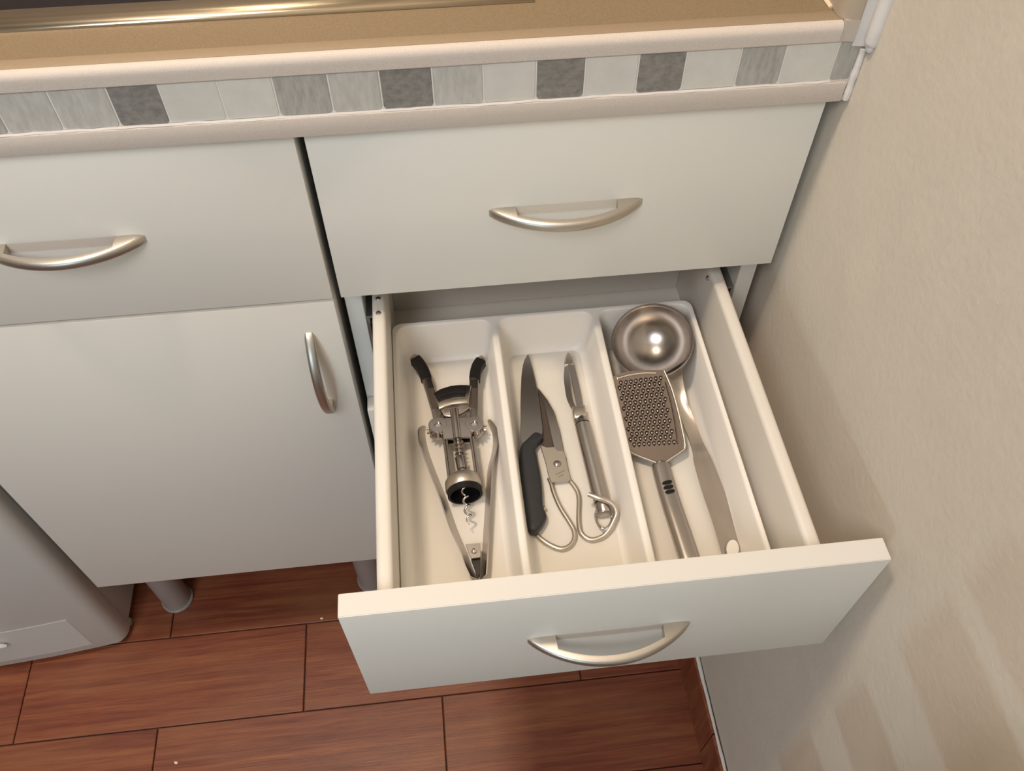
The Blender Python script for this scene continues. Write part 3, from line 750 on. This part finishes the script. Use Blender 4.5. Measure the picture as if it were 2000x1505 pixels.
for i in range(n-1):
    for k in range(K):
        bm.faces.new((VT[i][k],VT[i][k+1],VT[i+1][k+1],VT[i+1][k])); bm.faces.new((VB[i][k],VB[i+1][k],VB[i+1][k+1],VB[i][k+1]))
    bm.faces.new((VT[i][0],VT[i+1][0],VB[i+1][0],VB[i][0])); bm.faces.new((VT[i][K],VB[i][K],VB[i+1][K],VT[i+1][K]))
for i in (0, n-1):
    for k in range(K): bm.faces.new((VT[i][k],VB[i][k],VB[i][k+1],VT[i][k+1]))
lh = obj('handle', bm, M['ladle'], ld, smooth=40)
bm = bmesh.new()
hole = [at(1431+13.5*math.cos(t), 1071+19*math.sin(t), TF+.0062) for t in [2*math.pi*k/28 for k in range(28)]]
prism(bm, hole, .0009); obj('hanging_hole', bm, M['tray'], lh, label='oval hanging hole')
bm = bmesh.new(); tube(bm, hole, .0006, 6, closed=True); obj('hole_rim', bm, M['leg'], lh)
# ------------------------------------------------------------------ grater
gr = thing('hand_grater', at(1265, 810, TF), 'flat steel hand grater leaning on the ladle bowl, with three black slots on its handle', 'grater')
def gz(v): return TF+.0395-.0295*max(0, min(1, (v-722)/(905-722)))
def ag(u, v, dz=0): return at(u, v, gz(v)+dz)
out = [(1192,737),(1210,729),(1232,724.5),(1262,722),(1290,722),(1296,723),(1301,735),(1312,762),(1322,797),(1330,832),(1337,866),(1336,874),(1330,880),(1312,891),(1294,903),(1284,903),(1262,897),(1233,888),(1228,880),(1224,868),(1214,826),(1206,788),(1199,762)]
bm = bmesh.new(); prism(bm, [ag(u, v) for u, v in out], .0007)
pg = obj('grating_plate', bm, M['grater'], gr, smooth=30)
bm = bmesh.new()
fr = [(1193,738),(1199,762),(1206,788),(1215,826),(1224,866),(1229,880),(1245,889),(1266,897),(1284,904),(1291,908),(1300,902),(1318,890),(1331,881),(1338,871),(1331,832),(1323,797),(1313,762),(1302,735),(1297,724)]
tube(bm, smoothpath([ag(u, v, .0004) for u, v in fr], 4), .0013, 8); obj('wire_frame', bm, M['satin'], gr, smooth=60)
bm = bmesh.new(); tube(bm, smoothpath([ag(u, v, .0003) for u, v in ((1206,738.5),(1225,733),(1245,729.5),(1262,728),(1281,728.5))], 4), .0011, 8); obj('pressed_ridge', bm, M['chrome'], pg)
# inner folded edges
bm = bmesh.new(); tube(bm, smoothpath([ag(u, v, .0003) for u, v in ((1300,745),(1311,785),(1319,826),(1324,866))], 4), .0008, 6); obj('folded_edge', bm, M['grater'], pg)
# teeth: one shared mesh
p0, p1 = ag(1210,760), ag(1300,745)
b = bmesh.new()
lathe(b, [(.0020,0),(.0018,.0004),(.0014,.0008),(.0007,.0011),(0,.0012)], (0,0,0), n=10)
for v in b.verts: v.co.y *= 1.15
tooth0 = bpy.data.meshes.new('tooth'); b.to_mesh(tooth0); b.free()
for p in tooth0.polygons: p.use_smooth = True
tooth0.materials.append(M['grater'])
b = bmesh.new(); lathe(b, [(0,.00008),(.0010,.00006),(.0010,-.0002)], (0,0,0), n=8)
hole0 = bpy.data.meshes.new('tooth_hole'); b.to_mesh(hole0); b.free(); hole0.materials.append(M['dark'])
gp = WORG[pg.name]
for row in range(13):
    v0 = 746+row*10.05; u0 = 1208+row*2.15+(0 if row % 2 else 4.9)
    for c in range(9):
        u = u0+c*9.75; v = v0-c*(.75 - row*.03)*1.6+ (0.0)
        if u > 1296+row*2.6: continue
        P = ag(u, v, .0001)
        o = bpy.data.objects.new('tooth', tooth0); COL.objects.link(o); o.parent = pg; o.location = P-gp
        o.rotation_euler = (math.radians(-14), 0, 0)
        o2 = bpy.data.objects.new('tooth_hole', hole0); COL.objects.link(o2); o2.parent = pg; o2.location = ag(u+.3, v+4.2, .0001)-gp
        o2.rotation_euler = (math.radians(-14), 0, 0)
# handle
HPts = [(1290,907,.0100),(1292,915,.0105),(1300,945,.0110),(1312,985,.0115),(1327,1030,.0115),(1345,1085,.0115),(1352,1106,.0110)]
HW = [(0,.0055),(.04,.0078),(.1,.0086),(.5,.0088),(1,.0092)]
bm = bmesh.new()
P = smoothpath([at(u, v, TF+z-.0035) for u, v, z in HPts], 5)
sweep(bm, P, lambda t: [(lerp(HW,t)*x, .0058*yv) for x, yv in ((-1,-.4),(-.6,-1),(.6,-1),(1,-.4),(1,.3),(.82,.72),(.5,.95),(.0,1.05),(-.5,.95),(-.82,.72),(-1,.3))])
gh = obj('handle', bm, M['steel'], gr, smooth=50, label='hollow brushed steel handle')
for (u, v) in ((1303.5,940.5),(1306,949.5),(1309,958.5)):
    c = at(u, v, TF+.0150); bm = bmesh.new(); rr = []
    for k in range(16):
        t = 2*math.pi*k/16; xx = .0048*math.copysign(abs(math.cos(t))**.7, math.cos(t)); yy = .0016*math.sin(t)
        rr.append(c+Vector((xx*math.cos(.14)-yy*math.sin(.14), xx*math.sin(.14)+yy*math.cos(.14), -.0006*(xx/.0048)**2)))
    prism(bm, rr, .0016); obj('black_slot', bm, M['black'], gh)
bm = bmesh.new(); tube(bm, smoothpath([ag(1286,900,0), at(1291,909,TF+.0085), at(1293,920,TF+.008)], 4), .0028, 10); obj('neck', bm, M['satin'], gr)
